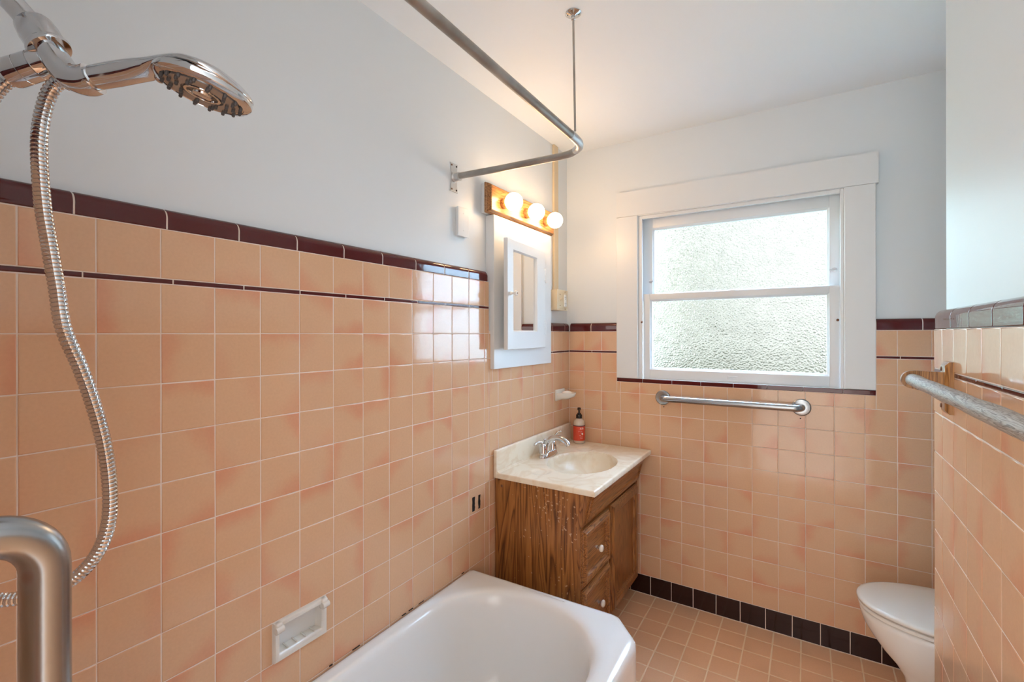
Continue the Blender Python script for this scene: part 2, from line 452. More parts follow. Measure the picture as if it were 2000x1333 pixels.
# back wall tiles
colsB = spans(-.1282*P, P, 0, XA)
hole = (.2935, 1.4475, 1.148, 2.3)
rb = cut(grid(colsB, low), [hole])
tile_panel('tile_panel', MBk, rb, cut([(-.02, XA+.02, 0, 1.43)], [(.2935, 1.4475, 1.150, 2.3)]), [M_TILE, M_GROUT], wall_back)
ln = cut(grid(spans(.1446-.1538*1, .1538, 0, XA), [(EYE-.9876*P, EYE-.8776*P)]), [hole])
sj = [.2935, .4387, .5939, .7376, .8888, 1.0355, 1.1824, 1.3319, 1.4475]
tile_panel('tile_liner', MBk, ln+[(a, c, 1.1475, 1.1700) for a, c in zip(sj[:-1], sj[1:])], [], [M_MAROON, M_GROUT], wall_back, round_=.003)
cap_trim('tile_cap', MBk, [(.004, .1385), (.1385, .2935)], 1.4289, [M_MAROON, M_GROUT], wall_back)
cap_trim('tile_cap', MBk, [(1.4475, 1.6006), (1.6006, 1.7544), (1.7544, 1.9082), (1.9082, XA)], 1.4289, [M_MAROON, M_GROUT], wall_back)
bbo = tile_panel('baseboard_back', MBk, grid(spans(.4801, P, 0, XA), [(.001, .1028)]), [], [M_BLACK, M_GROUT], wall_back, gap=.0024)
# right partition tiles
RE = -.7865
colsR = spans(-8.0373*P, P, -2.70, RE)
lowR = [(max(.002, EYE+(m-1-.0054)*P), EYE+(m-.0054)*P) for m in range(-12, -1)]
lowR += [(EYE-1.9976*P, EYE-.9976*P), (EYE-.886*P, 1.4270)]
tile_panel('tile_panel', MR, grid(colsR, lowR), [(-2.72, RE-.002, 0, 1.427)], [M_TILE, M_GROUT], wall_right)
tile_panel('tile_liner', MR, grid(spans(-1.1707, .1538, -2.70, RE), [(EYE-.9976*P, EYE-.886*P)]), [], [M_MAROON, M_GROUT], wall_right, round_=.003)
rj = [-2.70, -2.66, -2.506, -2.352, -2.198, -2.044, -1.890, -1.736, -1.5805, -1.4253, -1.2725, -1.1185, -.9650, RE]
cap_trim('tile_cap', MR, list(zip(rj[:-1], rj[1:])), 1.4275, [M_MAROON, M_GROUT], wall_right, h=.053, ends=(None, RE))
# tub end wall tiles (behind the shower)
tile_panel('tile_panel', MN, grid(spans(.05, P, 0, .785), tall), [(-.02, .785, 0, 1.648)], [M_TILE, M_GROUT], wall_near)
cap_trim('tile_cap', MN, spans(.03, .1538, 0, .785), 1.6472, [M_MAROON, M_GROUT], wall_near, h=.048)

# ------------------------------------------------------------------ window
window = bpy.data.objects.new('window_1', None); COL.objects.link(window); window.location = (.875, 0, 1.17); struct(window)
b = MB()
b.box(.2935, .4115, -.002, .024, 1.1702, 2.0655, .0015); casingL = b.build('casing', M_TRIM, window)
b = MB(); b.box(1.3385, 1.4475, -.002, .024, 1.1712, 2.0625, .0015); b.build('casing', M_TRIM, window)
b = MB(); b.prism([(.2945, 2.0668), (1.4575, 2.0632), (1.4575, 2.1975), (.2945, 2.2035)], lambda a, c: (a, -.004, c), lambda a, c: (a, .024, c)); b.build('head_casing', M_TRIM, window)
b = MB()                                             # jamb box + stop bead
for x0, x1 in ((.4115-.022, .4115+.003), (1.3385-.003, 1.3385+.022)): b.box(x0, x1, .006, .143, 1.150, 2.0655, .001)
b.box(.39, 1.36, .006, .143, 2.0625, 2.0855, .001); b.box(.39, 1.36, .006, .16, 1.1502, 1.170, .002)
b.build('jamb', M_TRIM, window)
b = MB()
b.box(.4145, .434, .012, .028, 1.170, 2.0625, .002); b.box(1.3225, 1.3355, .012, .028, 1.170, 2.0625, .002); b.box(.434, 1.3225, .012, .028, 2.044, 2.0625, .002)
b.build('stop_bead', M_TRIM, window)
def sash(name, x0, x1, z0, z1, st, rb_, rt_, y0, y1, glass):
    b = MB()
    ix0, ix1, iz0, iz1 = glass
    b.box(x0, ix0, y0, y1, z0, z1, .0015); b.box(ix1, x1, y0, y1, z0, z1, .0015)
    b.box(ix0, ix1, y0, y1, z0, iz0, .0015); b.box(ix0, ix1, y0, y1, iz1, z1, .0015)
    # sloped glazing bead
    t = .009
    o = [(ix0, iz0), (ix1, iz0), (ix1, iz1), (ix0, iz1)]; i = [(ix0+t, iz0+t), (ix1-t, iz0+t), (ix1-t, iz1-t), (ix0+t, iz1-t)]
    b.loft([[Vector((p, y0+.004, q)) for p, q in o], [Vector((p, y0+.012, q)) for p, q in i], [Vector((p, y1, q)) for p, q in i], [Vector((p, y1, q)) for p, q in o]], False, False, wrap=True)
    s_ = b.build(name, M_TRIM, window, 30)
    g = MB(); g.box(ix0+t-.002, ix1-t+.002, y0+.014, y0+.018, iz0+t-.002, iz1-t+.002)
    g.bm.normal_update()
    for f in g.bm.faces: f.material_index = 0 if f.normal.y < -.5 else 1
    gl = g.build('glass_pane', [M_PANE, M_PANEBACK]); gl.parent = s_
    return s_
lo = sash('lower_sash', .4335, 1.3235, 1.170, 1.6330, 0, 0, 0, .030, .062, (.4709, 1.2829, 1.2215, 1.6015))
up = sash('upper_sash', .4200, 1.3310, 1.598, 2.060, 0, 0, 0, .066, .098, (.4757, 1.2845, 1.632, 1.9990))
def part(bm, name, m, parent, smooth=30): 
    o = bm.build(name, m, None, smooth); o.parent = parent
    if parent.location.length > 0: o.matrix_parent_inverse = Matrix.Translation(-Vector(parent.location))
    return o
for x, z in ((.470, 1.707), (1.296, 1.7075)):       # ventilation latches on the upper sash
    b = MB(); b.lathe([(.011, 0), (.011, .002), (.008, .003)], (x-.003 if x < 1 else x+.008, .066, z), (0, -1, 0), 16)
    b.tube([(x-.012, .058, z-.001), (x+.012, .058, z)], .0032, 8); b.tube([(x+.0, .066, z), (x+.0, .056, z)], .003, 8)
    part(b, 'sash_latch', M_ZINC, up)
b = MB(); b.lathe([(.020, 0), (.020, .003), (.014, .006), (.006, .008)], (.881, .050, 1.633), (0, 0, 1), 20); b.box(.868, .894, .036, .050, 1.633, 1.640, .002); part(b, 'sash_lock', M_ZINC, lo)
b = MB(); b.box(.862, .900, .022, .030, 1.196, 1.2005, .002); b.box(.856, .906, .0285, .031, 1.186, 1.204, .001); part(b, 'sash_lift', M_TRIM, lo)
for x, z, y in ((.4325, 1.4795, .012), (1.3145, 1.4764, .03)):
    b = MB(); b.sphere((x, y-.001, z), .0058, 12, (1, .55, 1)); part(b, 'pivot_screw', M_RUST, window)

# ------------------------------------------------------------------ bathtub
def outline_hit(poly, c, ang):
    d = Vector((math.cos(ang), math.sin(ang))); best = None
    for i in range(len(poly)):
        a = Vector(poly[i])-c; e = Vector(poly[(i+1) % len(poly)])-Vector(poly[i])
        den = d.x*e.y-d.y*e.x
        if abs(den) < 1e-12: continue
        t = (a.x*e.y-a.y*e.x)/den; s_ = (a.x*d.y-a.y*d.x)/den
        if t > 0 and -1e-9 <= s_ <= 1+1e-9 and (best is None or t < best): best = t
    return c+d*best
def fillet(pts, rads, n=6):
    out = []
    for i, p in enumerate(pts):
        p = Vector(p); a = (Vector(pts[i-1])-p); c = (Vector(pts[(i+1) % len(pts)])-p); r = rads[i]
        if r <= 0: out.append(p); continue
        p0 = p+a.normalized()*r; p1 = p+c.normalized()*r
        for k in range(n+1):
            t = k/n; out.append(p0*(1-t)**2+p*2*t*(1-t)+p1*t*t)
    return out
TX, TF = .738, -.955
tubo = fillet([(.003, YN+.002), (TX, YN+.002), (TX, -1.058), (.640, TF+.003), (.003, TF-.012)], [0, .0, .022, .022, .0])
tc = Vector((.36, -1.70)); NA = 240
angs = []
for k in range(NA):
    a = 2*PI*k/NA; angs.append(math.atan2(math.sin(a)*.735, math.cos(a)*.36))
def shrink(poly, k):
    n = len(poly); out = []
    for i in range(n):
        p = Vector(poly[i]); a = (p-Vector(poly[i-1])).normalized(); c = (Vector(poly[(i+1) % n])-p).normalized()
        nn = Vector((-a.y-c.y, a.x+c.x)).normalized(); out.append(p+nn*k)
    return out
def stad(x0, x1, y0, y1, r, n=20):
    pts = []
    for cx_, cy_, a0 in ((x1-r, y1-r, 0), (x0+r, y1-r, .5), (x0+r, y0+r, 1), (x1-r, y0+r, 1.5)):
        for k in range(n+1):
            a = (a0+.5*k/n)*PI; pts.append((cx_+r*math.cos(a), cy_+r*math.sin(a)))
    return pts
def ring2(poly, z): return [Vector((*outline_hit(poly, tc, a), z)) for a in angs]
tubp = [(q.x, q.y) for q in tubo]
rings = [ring2(tubp, 0), ring2(tubp, .385), ring2(tubp, .412), ring2(shrink(tubo, .0025), .424), ring2(shrink(tubo, .008), .4315), ring2(shrink(tubo, .018), .4345), ring2(shrink(tubo, .03), .4350)]
RT = .4335
for ins, z in ((-.022, RT), (-.010, RT-.001), (0, RT-.005), (.008, RT-.012), (.013, RT-.022), (.017, RT-.036), (.022, RT-.065), (.032, RT-.13), (.046, RT-.22), (.062, RT-.29), (.085, RT-.325), (.12, RT-.340), (.2, RT-.345)):
    rings.append(ring2(stad(.052+ins, .668-ins, YN+.085+ins, -1.008-ins*1.35, max(.05, .285-ins*.9)), z))
b = MB(); b.loft(rings, True, True)
tub_t = thing('bathtub', (.37, -1.7, 0), 'white enamelled bathtub with a clipped front corner along the tiled wall', 'bathtub')
b.build('tub_body', M_ENAMEL, tub_t, 40)
b = MB(); b.lathe([(.028, 0), (.028, .003), (.02, .005), (.006, .004)], (.36, YN+.30, RT-.3452), (0, 0, 1), 24); b.build('drain', M_CHROME, tub_t, 40)
# the dark caulk line between tub and wall
b = MB()
yy = YN+.01
while yy < -1.0:
    l = random.uniform(.006, .03); 
    if random.random() < .38: b.box(.0015, .0035+random.random()*.002, yy, yy+l, .4335, .4352+random.random()*.002, .0008, 1)
    yy += l+random.uniform(.008, .11)
tag(b.build('caulk_mould', M_DARK, tub_t), kind='stuff')

# ------------------------------------------------------------------ vanity cabinet
CY0, CY1 = -.788, -.030
van = thing('vanity_cabinet', (.21, -.41, 0), 'dark oak vanity cabinet with two drawers and a door below the cream sink top', 'cabinet')
prof = [(.004, .002), (.355, .002), (.355, .10), (.418, .10), (.418, .632), (.398, .637), (.434, .7665), (.004, .7665)]
for ya, yb in ((CY0, CY0+.016), (CY1-.016, CY1)):
    b = MB(); b.prism(prof, lambda a, c: (a, ya, c), lambda a, c: (a, yb, c)); b.build('side_panel', M_OAK, van)
b = MB(); b.box(.400, .4175, CY0+.016, CY1-.016, .10, .630); b.build('face_frame', M_OAKF, van)
b = MB(); b.box(.006, .40, CY0+.016, CY1-.016, .10, .116); b.build('bottom_panel', M_OAKF, van)
b = MB(); b.box(.340, .354, CY0+.016, CY1-.016, .003, .10); b.build('toe_kick', M_OAKF, van)
b = MB(); b.prism([(.398, .630), (.4235, .627), (.4590, .7665), (.434, .7665)], lambda a, c: (a, CY0-.001, c), lambda a, c: (a, CY1+.001, c)); b.build('slanted_fascia', M_OAKF, van)
b = MB(); b.box(.4055, .4195, CY0-.0015, CY0+.035, .10, .630, .001); b.build('corner_stile', M_OAKF, van)
def panel(name, y0, y1, z0, z1, x0, m, fw=.036, raised=True, parent=van):
    b = MB()
    def rr(ins, x): return [Vector((x, p, q)) for p, q in ((y0+ins, z0+ins), (y1-ins, z0+ins), (y1-ins, z1-ins), (y0+ins, z1-ins))]
    pr = [(0, x0), (0, x0+.009), (.0035, x0+.0095), (.0045, x0+.0125), (.009, x0+.0165), (.014, x0+.0200), (.0155, x0+.0225), (fw-.010, x0+.0225), (fw-.008, x0+.0205), (fw-.001, x0+.0175), (fw+.003, x0+.0085), (fw+.006, x0+.0065)]
    b.loft([rr(*k) for k in pr], True, True)
    o = b.build(name, m, parent)
    for p_ in o.data.polygons: p_.use_smooth = False
    return o
FX = .4185
def knob(parent, y, z, x):
    b = MB(); b.lathe([(.0085, 0), (.0085, .002), (.005, .004), (.005, .014)], (x, y, z), (1, 0, 0), 16)
    o = part(b, 'knob_stem', M_CHROME, parent)
    b = MB(); b.lathe([(.004, .012), (.010, .013), (.0150, .017), (.0155, .021), (.013, .026), (.007, .0285), (.001, .029)], (x, y, z), (1, 0, 0), 20)
    o = part(b, 'knob', M_PORC, parent, 60)
d1 = panel('drawer', -.784, -.488, .382, .617, FX, M_OAKH); knob(d1, -.621, .4885, FX+.0065)
d2 = panel('drawer', -.784, -.488, .118, .374, FX, M_OAKH); knob(d2, -.603, .2415, FX+.0065)
dr = panel('cabinet_door', -.462, -.080, .122, .622, FX, M_OAKF, .050)
# false front on the slanted fascia
b = MB()
sl = Vector((.4590-.4235, 0, .7665-.627)).normalized(); nn = Vector((sl.z, 0, -sl.x))
def fp(y, t, d): return Vector((.4235, y, .627))+sl*t+nn*d
pr = [(0, 0), (0, .006), (.004, .010), (.012, .0115), (.024, .0115), (.030, .006), (.036, .005)]
b.loft([[fp(p, q, d) for p, q in ((-.762+i, .016+i), (-.065-i, .016+i), (-.065-i, .134-i), (-.762+i, .134-i))] for i, d in pr])
b.build('false_drawer_front', M_OAKH, van)
b = MB(); b.lathe([(.0065, 0), (.005, .0015), (.002, .002)], (.040, CY0, .735), (0, -1, 0), 12); b.build('side_screw', M_RUST, van, 40)

# ------------------------------------------------------------------ countertop with basin
ctop = thing('sink_countertop', (.245, -.40, .768), 'cream cultured marble sink top with oval basin and backsplash', 'countertop')
X0, X1, Y0, Y1, ZT = .003, .486, -.797, -.0055, .7905
def axis(a, c, n, e0, e1):
    pre = [(a, .0225), (a, .005), (a+.0015, .002), (a+.005, 0)] if e0 else [(a, 0)]
    suf = [(c-.005, 0), (c-.0015, .002), (c, .005), (c, .0225)] if e1 else [(c, 0)]
    lo_, hi_ = pre[-1][0], suf[0][0]
    return pre+[(lo_+(hi_-lo_)*k/n, 0) for k in range(1, n)]+suf
ax, ay = axis(X0, X1, 110, False, True), axis(Y0, Y1, 160, True, True)
bx, by, ba, bb_ = .268, -.420, .160, .212
def sst(a, c, x):
    t = max(0, min(1, (x-a)/(c-a))); return t*t*(3-2*t)
def basin(x, y):
    dx_, dy_ = x-bx, y-by
    th_ = math.atan2(dy_/bb_, dx_/ba)
    r = math.hypot(dx_/ba, dy_/bb_)
    # scalloped lip next to the two soap hollows
    lip = 1 - .045*math.exp(-((th_-2.05)/.22)**2) - .045*math.exp(-((th_+2.05)/.22)**2) + .0
    r /= lip
    d = 0
    if r < 1: d = .014*sst(1, .95, r)+.100*(1-r**2.6)**.68
    for (cx_, cy_) in ((.175, -.172), (.175, -.668)):
        q = math.hypot((x-cx_)/.050, (y-cy_)/.060)
        if q < 1 and r > 1: d = max(d, .0045*sst(1, .55, q))
    return d
b = MB(); g = []
for i, (x, ex) in enumerate(ax):
    g.append([b.bm.verts.new((x, y, ZT-max(ex, ey)-basin(x, y))) for j, (y, ey) in enumerate(ay)])
for i in range(len(ax)-1):
    for j in range(len(ay)-1):
        f = b.bm.faces.new((g[i][j], g[i+1][j], g[i+1][j+1], g[i][j+1])); f.smooth = True
b.build('basin_top', M_MARBLE, ctop, 50)
b = MB(); b.box(.003, .0205, Y0-.004, -.0195, ZT-.0225, .8925, .0045, 3)
b.prism([(.0195, ZT-.003), (.030, ZT+.0002), (.024, ZT+.002), (.0208, ZT+.008), (.0195, ZT+.012)], lambda a, c: (a, Y0+.004, c), lambda a, c: (a, -.0215, c))
b.build('backsplash', M_MARBLE, ctop, 40)
b = MB(); b.lathe([(.021, 0), (.021, .002), (.015, .003), (.004, .0015)], (bx, by, ZT-.1135), (0, 0, 1), 20); b.build('drain', M_CHROME, ctop, 40)

# ------------------------------------------------------------------ faucet
FXC, FYC = .072, -.402
fau = thing('sink_faucet', (FXC, FYC, ZT), 'chrome two-handle faucet with arched spout on the cream sink top', 'faucet')
b = MB()
def oblong(a, c, z, n=40):
    out = []
    for k in range(n):
        t = 2*PI*k/n; cs, sn = math.cos(t), math.sin(t)
        out.append(Vector((FXC+a*math.copysign(abs(cs)**.8, cs), FYC+c*math.copysign(abs(sn)**.8, sn), z)))
    return out
b.loft([oblong(.030, .079, ZT+.0005), oblong(.030, .079, ZT+.004), oblong(.027, .074, ZT+.012), oblong(.023, .068, ZT+.021), oblong(.018, .062, ZT+.025)])
b.build('faucet_base', M_CHROME, fau, 50)
b = MB()
path = catmull([(FXC-.006, FYC, ZT+.016), (FXC-.002, FYC, ZT+.055), (FXC+.016, FYC, ZT+.084), (FXC+.046, FYC, ZT+.097), (FXC+.080, FYC, ZT+.094), (FXC+.106, FYC, ZT+.077), (FXC+.113, FYC, ZT+.064)], 6)
n = len(path); b.tube(path, [.021-.0095*min(1, k/(n*.55)) + .002*(k/n) for k in range(n)], 18)
b.build('spout', M_CHROME, fau, 60)
b = MB(); b.tube([(FXC-.022, FYC, ZT+.022), (FXC-.022, FYC, ZT+.075)], .0028, 8); b.sphere((FXC-.022, FYC, ZT+.078), .0065, 12); b.build('lift_rod', M_CHROME, fau, 40)
for s_ in (-1, 1):
    y = FYC+s_*.051
    b = MB(); b.lathe([(.022, .020), (.0225, .024), (.021, .030), (.019, .048), (.0165, .062), (.012, .069), (.004, .072)], (FXC-.002, y, ZT), (0, 0, 1), 22)
    h = b.build('handle', M_CHROME, fau, 50)
    b = MB()
    if s_ < 0: pth = [(FXC-.002, y, ZT+.066), (FXC-.008, y-.012, ZT+.078), (FXC-.018, y-.034, ZT+.079), (FXC-.022, y-.050, ZT+.072)]
    else: pth = [(FXC-.002, y, ZT+.064), (FXC+.003, y+.010, ZT+.083), (FXC+.012, y+.026, ZT+.103), (FXC+.022, y+.040, ZT+.108)]
    pp = catmull(pth, 6); b.tube(pp, [.0085-.0022*math.sin(PI*k/len(pp)) for k in range(len(pp))], 12); b.sphere(pp[-1], .0078, 12)
    part(b, 'lever', M_CHROME, h, 60)
    b = MB(); b.sphere((FXC+.017, y-.008, ZT+.046), .0035, 10, (.6, .6, 1)); part(b, 'index_dot', M_RED if s_ < 0 else M_BLACKP, h)

# ------------------------------------------------------------------ soap bottle
BX, BY = .092, -.063
bot = thing('soap_bottle', (BX, BY, ZT), 'clear hand soap pump bottle with red label and black pump', 'bottle')
b = MB(); b.lathe([(.026, .0006), (.0315, .003), (.0335, .008), (.0335, .108), (.0325, .118), (.028, .129), (.019, .137), (.0145, .140), (.0145, .146)], (BX, BY, ZT), (0, 0, 1), 32); b.build('bottle_body', M_BOTTLE, bot, 50)
b = MB(); b.lathe([(.0336, .018), (.0341, .0182), (.0341, .1045), (.0336, .1047)], (BX, BY, ZT), (0, 0, 1), 40, False); lab = b.build('label', M_LABEL, bot, 50)
b = MB(); b.lathe([(.0342, .099), (.0344, .0992), (.0344, .1046), (.0342, .1048)], (BX, BY, ZT), (0, 0, 1), 40, False); part(b, 'label_band', M_LABELDARK, lab)
b = MB()                                             # small pale handwriting strokes and a white flower mark
def onlab(a, z): return Vector((BX+.0346*math.cos(a), BY+.0346*math.sin(a), ZT+z))
a0 = math.atan2(-2.528-BY, 1.194-BX)
for a1, z1, a2, z2 in ((.0, .083, .05, .092), (.05, .092, .10, .083), (.16, .092, .16, .082), (.16, .082, .24, .083), (.30, .094, .30, .083), (.30, .089, .40, .089), (.40, .094, .40, .083), (.50, .094, .50, .083), (.58, .083, .58, .092),
                       (-.25, .070, -.08, .074), (.05, .070, .35, .071), (.1, .062, .55, .063), (-.1, .048, .15, .049), (.0, .040, .5, .041), (.05, .033, .45, .034)):
    b.tube([onlab(a0+a1+.15, z1), onlab(a0+(a1+a2)/2+.15, (z1+z2)/2), onlab(a0+a2+.15, z2)], .0007, 6)
for k in range(5):
    t = 2*PI*k/5; c = onlab(a0+.55+.085*math.cos(t), .057+.0035*math.sin(t)); b.sphere(c, .0028, 8)
part(b, 'label_print', M_LABELWHITE, lab)
b = MB(); b.lathe([(.0165, .142), (.0172, .144), (.0172, .160), (.0160, .163), (.0110, .165), (.0105, .171)], (BX, BY, ZT), (0, 0, 1), 24); b.build('pump_collar', M_BLACKP, bot, 40)
b = MB(); b.lathe([(.0052, .165), (.0052, .186), (.0090, .188), (.0100, .196), (.0085, .202), (.003, .203)], (BX, BY, ZT), (0, 0, 1), 18)
b.tube([(BX, BY, ZT+.196), (BX+.008, BY-.017, ZT+.196), (BX+.012, BY-.027, ZT+.190)], .0042, 10); b.build('pump_head', M_BLACKP, bot, 40)

# ------------------------------------------------------------------ medicine cabinet
med = thing('medicine_cabinet', (0, -.545, 1.258), 'white painted medicine cabinet with small mirrored door above the sink', 'cabinet')
b = MB(); b.box(-.0245, .020, -.818, -.269, 1.2585, 1.9485, .0012); b.build('cabinet_frame', M_TRIM, med)
b = MB()
HX, HY = .040, -.3695                                # hinge line; the door hangs a little open
SL, z0, z1 = .430, 1.3455, 1.8435; ms0, ms1, mz0, mz1 = .1062, .3741, 1.4275, 1.7985
AJ = math.radians(5.25)
def dmap(bm_, origin=(HX, HY)):
    """door space (s from hinge, depth, z) was written as x=depth, y=-s; swing it open"""
    for v in bm_.bm.verts:
        d_, s_, z_ = v.co.x, -v.co.y, v.co.z
        v.co = Vector((HX+d_*math.cos(AJ)+s_*math.sin(AJ), HY+d_*math.sin(AJ)-s_*math.cos(AJ), z_))
    return bm_
b = MB()
def rr(a0, a1, c0, c1, x): return [Vector((x, p, q)) for p, q in ((-a1, c0), (-a0, c0), (-a0, c1), (-a1, c1))]
b.loft([rr(.003, SL, z0, z1, -.0195), rr(.003, SL, z0, z1, -.0015), rr(.0045, SL-.0015, z0+.0015, z1-.0015, 0), rr(ms0, ms1, mz0, mz1, 0), rr(ms0+.005, ms1-.005, mz0+.005, mz1-.005, -.0115), rr(ms0+.006, ms1-.006, mz0+.006, mz1-.006, -.0165)], True, True)
door = dmap(b).build('mirror_door', M_TRIM, med)
for p_ in door.data.polygons: p_.use_smooth = False
b = MB(); b.box(-.0160, -.0115, -(ms1-.0055), -(ms0+.0055), mz0+.0055, mz1-.0055); part(dmap(b), 'mirror', M_MIRROR, door)
b = MB(); b.lathe([(.009, 0), (.0085, .002), (.0055, .006), (.0055, .012), (.0095, .018), (.0125, .024), (.0125, .028), (.009, .031), (.001, .032)], (0, -.398, 1.598), (1, 0, 0), 18); kn = part(dmap(b), 'door_knob', M_PORC, door, 50)
b = MB(); b.lathe([(.004, 0), (.003, .001)], (.0322, -.398, 1.598), (1, 0, 0), 10); b_ = dmap(b).build('knob_screw', M_RUST, None, 40); b_.parent = door
for z in (1.720, 1.450):
    b = MB(); b.lathe([(.005, -.038), (.005, .038)], (HX+.0005, HY, z), (0, 0, 1), 12); b.box(.0202, .0215, -.369, -.354, z-.036, z+.036, .0006)
    h_ = part(b, 'hinge', M_TRIM, door, 40)
    b = MB(); b.box(.0002, .0015, -.020, -.004, z-.036, z+.036, .0006)
    for k in (-.025, 0, .025): b.sphere((.0018, -.011, z+k), .003, 8, (.5, 1, 1))
    o_ = dmap(b).build('hinge_leaf', M_TRIM, None, 40); o_.parent = door

# ------------------------------------------------------------------ vanity light
lamp = thing('vanity_light_bar', (0, -.555, 2.02), 'oak light bar with three lit round bulbs above the medicine cabinet', 'light')
b = MB(); b.box(-.0245, .001, -.852, -.258, 1.953, 2.085, .002); b.build('back_pan', M_TRIM, lamp)
b = MB()
def lr(i, x): return [Vector((x, p, q)) for p, q in ((-.864+i, 1.9500+i), (-.248-i, 1.9500+i), (-.248-i, 2.0825-i), (-.864+i, 2.0825-i))]
b.loft([lr(0, .001), lr(0, .009), lr(.003, .013), lr(.003, .018), lr(.006, .021), lr(.010, .030), lr(.013, .032), lr(.016, .032)], True, True)
o = b.build('oak_face_board', M_OAKL, lamp)
for p_ in o.data.polygons: p_.use_smooth = False
for y in (-.764, -.558, -.361):
    b = MB(); b.lathe([(.0235, 0), (.0235, .014), (.021, .024), (.019, .026)], (.032, y, 2.006), (1, 0, 0), 24); b.build('lamp_socket', M_OAKL, lamp, 40)
    b = MB(); b.lathe([(.014, -.010), (.016, -.004)]+[(.0405*math.sin(t), .0405-.0405*math.cos(t)) for t in [PI*(.14+.86*k/16) for k in range(17)]], (.0505, y, 2.006), (1, 0, 0), 32)
    b.build('globe_bulb', M_BULB, lamp, 80)

# ------------------------------------------------------------------ switch box, conduit, cover plate
sw = thing('switch_box', (0, -.18, 1.60), 'cream two-gang switch and outlet box on the wall beside the window corner', 'switch')
b = MB(); b.box(-.0245, .0405, -.2440, -.1165, 1.5470, 1.6590, .003, 3); b.build('surface_box', M_CREAM, sw, 40)
b = MB(); b.box(.0405, .0455, -.2455, -.1150, 1.5455, 1.6605, .002, 2); pl = b.build('cover_plate', M_CREAM, sw, 40)
b = MB(); b.box(.0455, .0475, -.217, -.207, 1.594, 1.612, .001); b.prism([(.0465, 1.603), (.0465, 1.609), (.0600, 1.6165), (.0600, 1.6125)], lambda a, c: (a, -.2150, c), lambda a, c: (a, -.2090, c)); part(b, 'toggle_switch', M_CREAM, pl)
b = MB(); b.box(.0455, .0485, -.1655, -.1325, 1.5690, 1.6365, .0015); ro = part(b, 'outlet_face', M_PORC, pl)
b = MB()
for z in (1.587, 1.620):
    for dy in (-.0065, .0065): b.box(.0486, .0489, -.149+dy-.0012, -.149+dy+.0012, z-.004, z+.004)
    b.lathe([(.0022, 0), (.0022, .0004)], (.0485, -.149, z-.009), (1, 0, 0), 10)
o = b.build('outlet_slot', M_DARK); o.parent = pl
for y, z in ((-.212, 1.634), (-.212, 1.573), (-.149, 1.651), (-.149, 1.555)):
    b = MB(); b.lathe([(.0034, 0), (.0030, .001), (.001, .0014)], (.0455, y, z), (1, 0, 0), 10); part(b, 'plate_screw', M_RUST, pl)
b = MB(); b.box(-.0245, -.0120, -.1660, -.1150, 1.6610, CEIL-.001, .002); o = b.build('wiring_raceway', M_CREAM); tag(o, 'cream surface raceway running up the corner from the switch box', 'raceway')
b = MB()
cvp = thing('blank_cover_plate', (-.02, -1.0, 1.88), 'white painted blank wall plate under the curtain rod bracket', 'cover plate')
b.box(-.0245, -.0125, -1.0330, -.9640, 1.8215, 1.9400, .002); b.box(-.0125, -.0085, -1.0345, -.9625, 1.8200, 1.9415, .002); b.build('plate', M_TRIM, cvp)
for z in (1.846, 1.916):
    b = MB(); b.lathe([(.003, 0), (.002, .0008)], (-.0085, -.9985, z), (1, 0, 0), 10); b.build('plate_screw', M_TRIM, cvp, 40)

# ------------------------------------------------------------------ curtain rod
rod = thing('shower_curtain_rod', (-.02, -1.04, 2.057), 'grey galvanised L-shaped shower curtain rod over the bathtub', 'curtain rod')
RZ = 2.058; RR = .0127
RC = (.553, -1.118)
b = MB(); b.tube([(-.004, -1.0425, RZ), (.20, -1.0235, RZ), (.440, -1.0090, RZ)], RR, 20); b.tube(catmull([(.440, -1.009, RZ), (.486, -1.0145, RZ), (.520, -1.034, RZ)], 6), RR, 20)
b.build('rod_pipe', M_GALV, rod, 50)
b = MB(); b.tube(catmull([(.512, -1.0285, RZ), (.535, -1.050, RZ), (.549, -1.082, RZ), (.5535, -1.125, RZ), (.5540, -1.160, RZ)], 8), RR+.0009, 20); b.build('corner_elbow', M_ZINC, rod, 50)
b = MB(); b.tube([(.5540, -1.158, RZ), (.5580, -1.70, RZ), (.5630, YN+.004, RZ)], RR, 20); b.build('rod_pipe', M_GALV, rod, 50)
def bracket(y, z, x, sx):
    b = MB()
    pts = []
    for (py, pz) in ((-.024, .058), (.024, .058), (.021, .046), (.018, .02), (.018, -.02), (.021, -.046), (.024, -.058), (-.024, -.058), (-.021, -.046), (-.018, -.02), (-.018, .02), (-.021, .046)): pts.append((py, pz))
    b.prism(pts, lambda a, c: (x, y+a, z+c), lambda a, c: (x+.003, y+a, z+c))
    b.lathe([(.0205, 0), (.0205, .005), (.0165, .009), (.0160, .024), (.0175, .026), (.0175, .029), (.0135, .0292)], (x+.003, y, z), (1, 0, 0), 24)
    o = b.build('wall_bracket', M_ZINC, rod, 35)
    for py, pz in ((-.015, .049), (.015, .049), (-.015, -.049), (.015, -.049)):
        b = MB(); b.lathe([(.0042, 0), (.0036, .0012), (.0016, .0016)], (x+.003, y+py, z+pz), (1, 0, 0), 10); part(b, 'bracket_screw', M_DARK if py > 0 else M_RUST, o)
bracket(-1.0437, RZ-.003, -.0245, 1)
b = MB(); b.lathe([(.042, 0), (.042, .004), (.035, .009), (.02, .012)], (.563, YN+.001, RZ), (0, 1, 0), 24); b.build('wall_bracket', M_ZINC, rod, 40)
b = MB(); b.tube([(.5650, -1.149, RZ+.012), (.534, -1.095, CEIL-.012)], .0036, 10); b.build('ceiling_support', M_GALV, rod, 40)
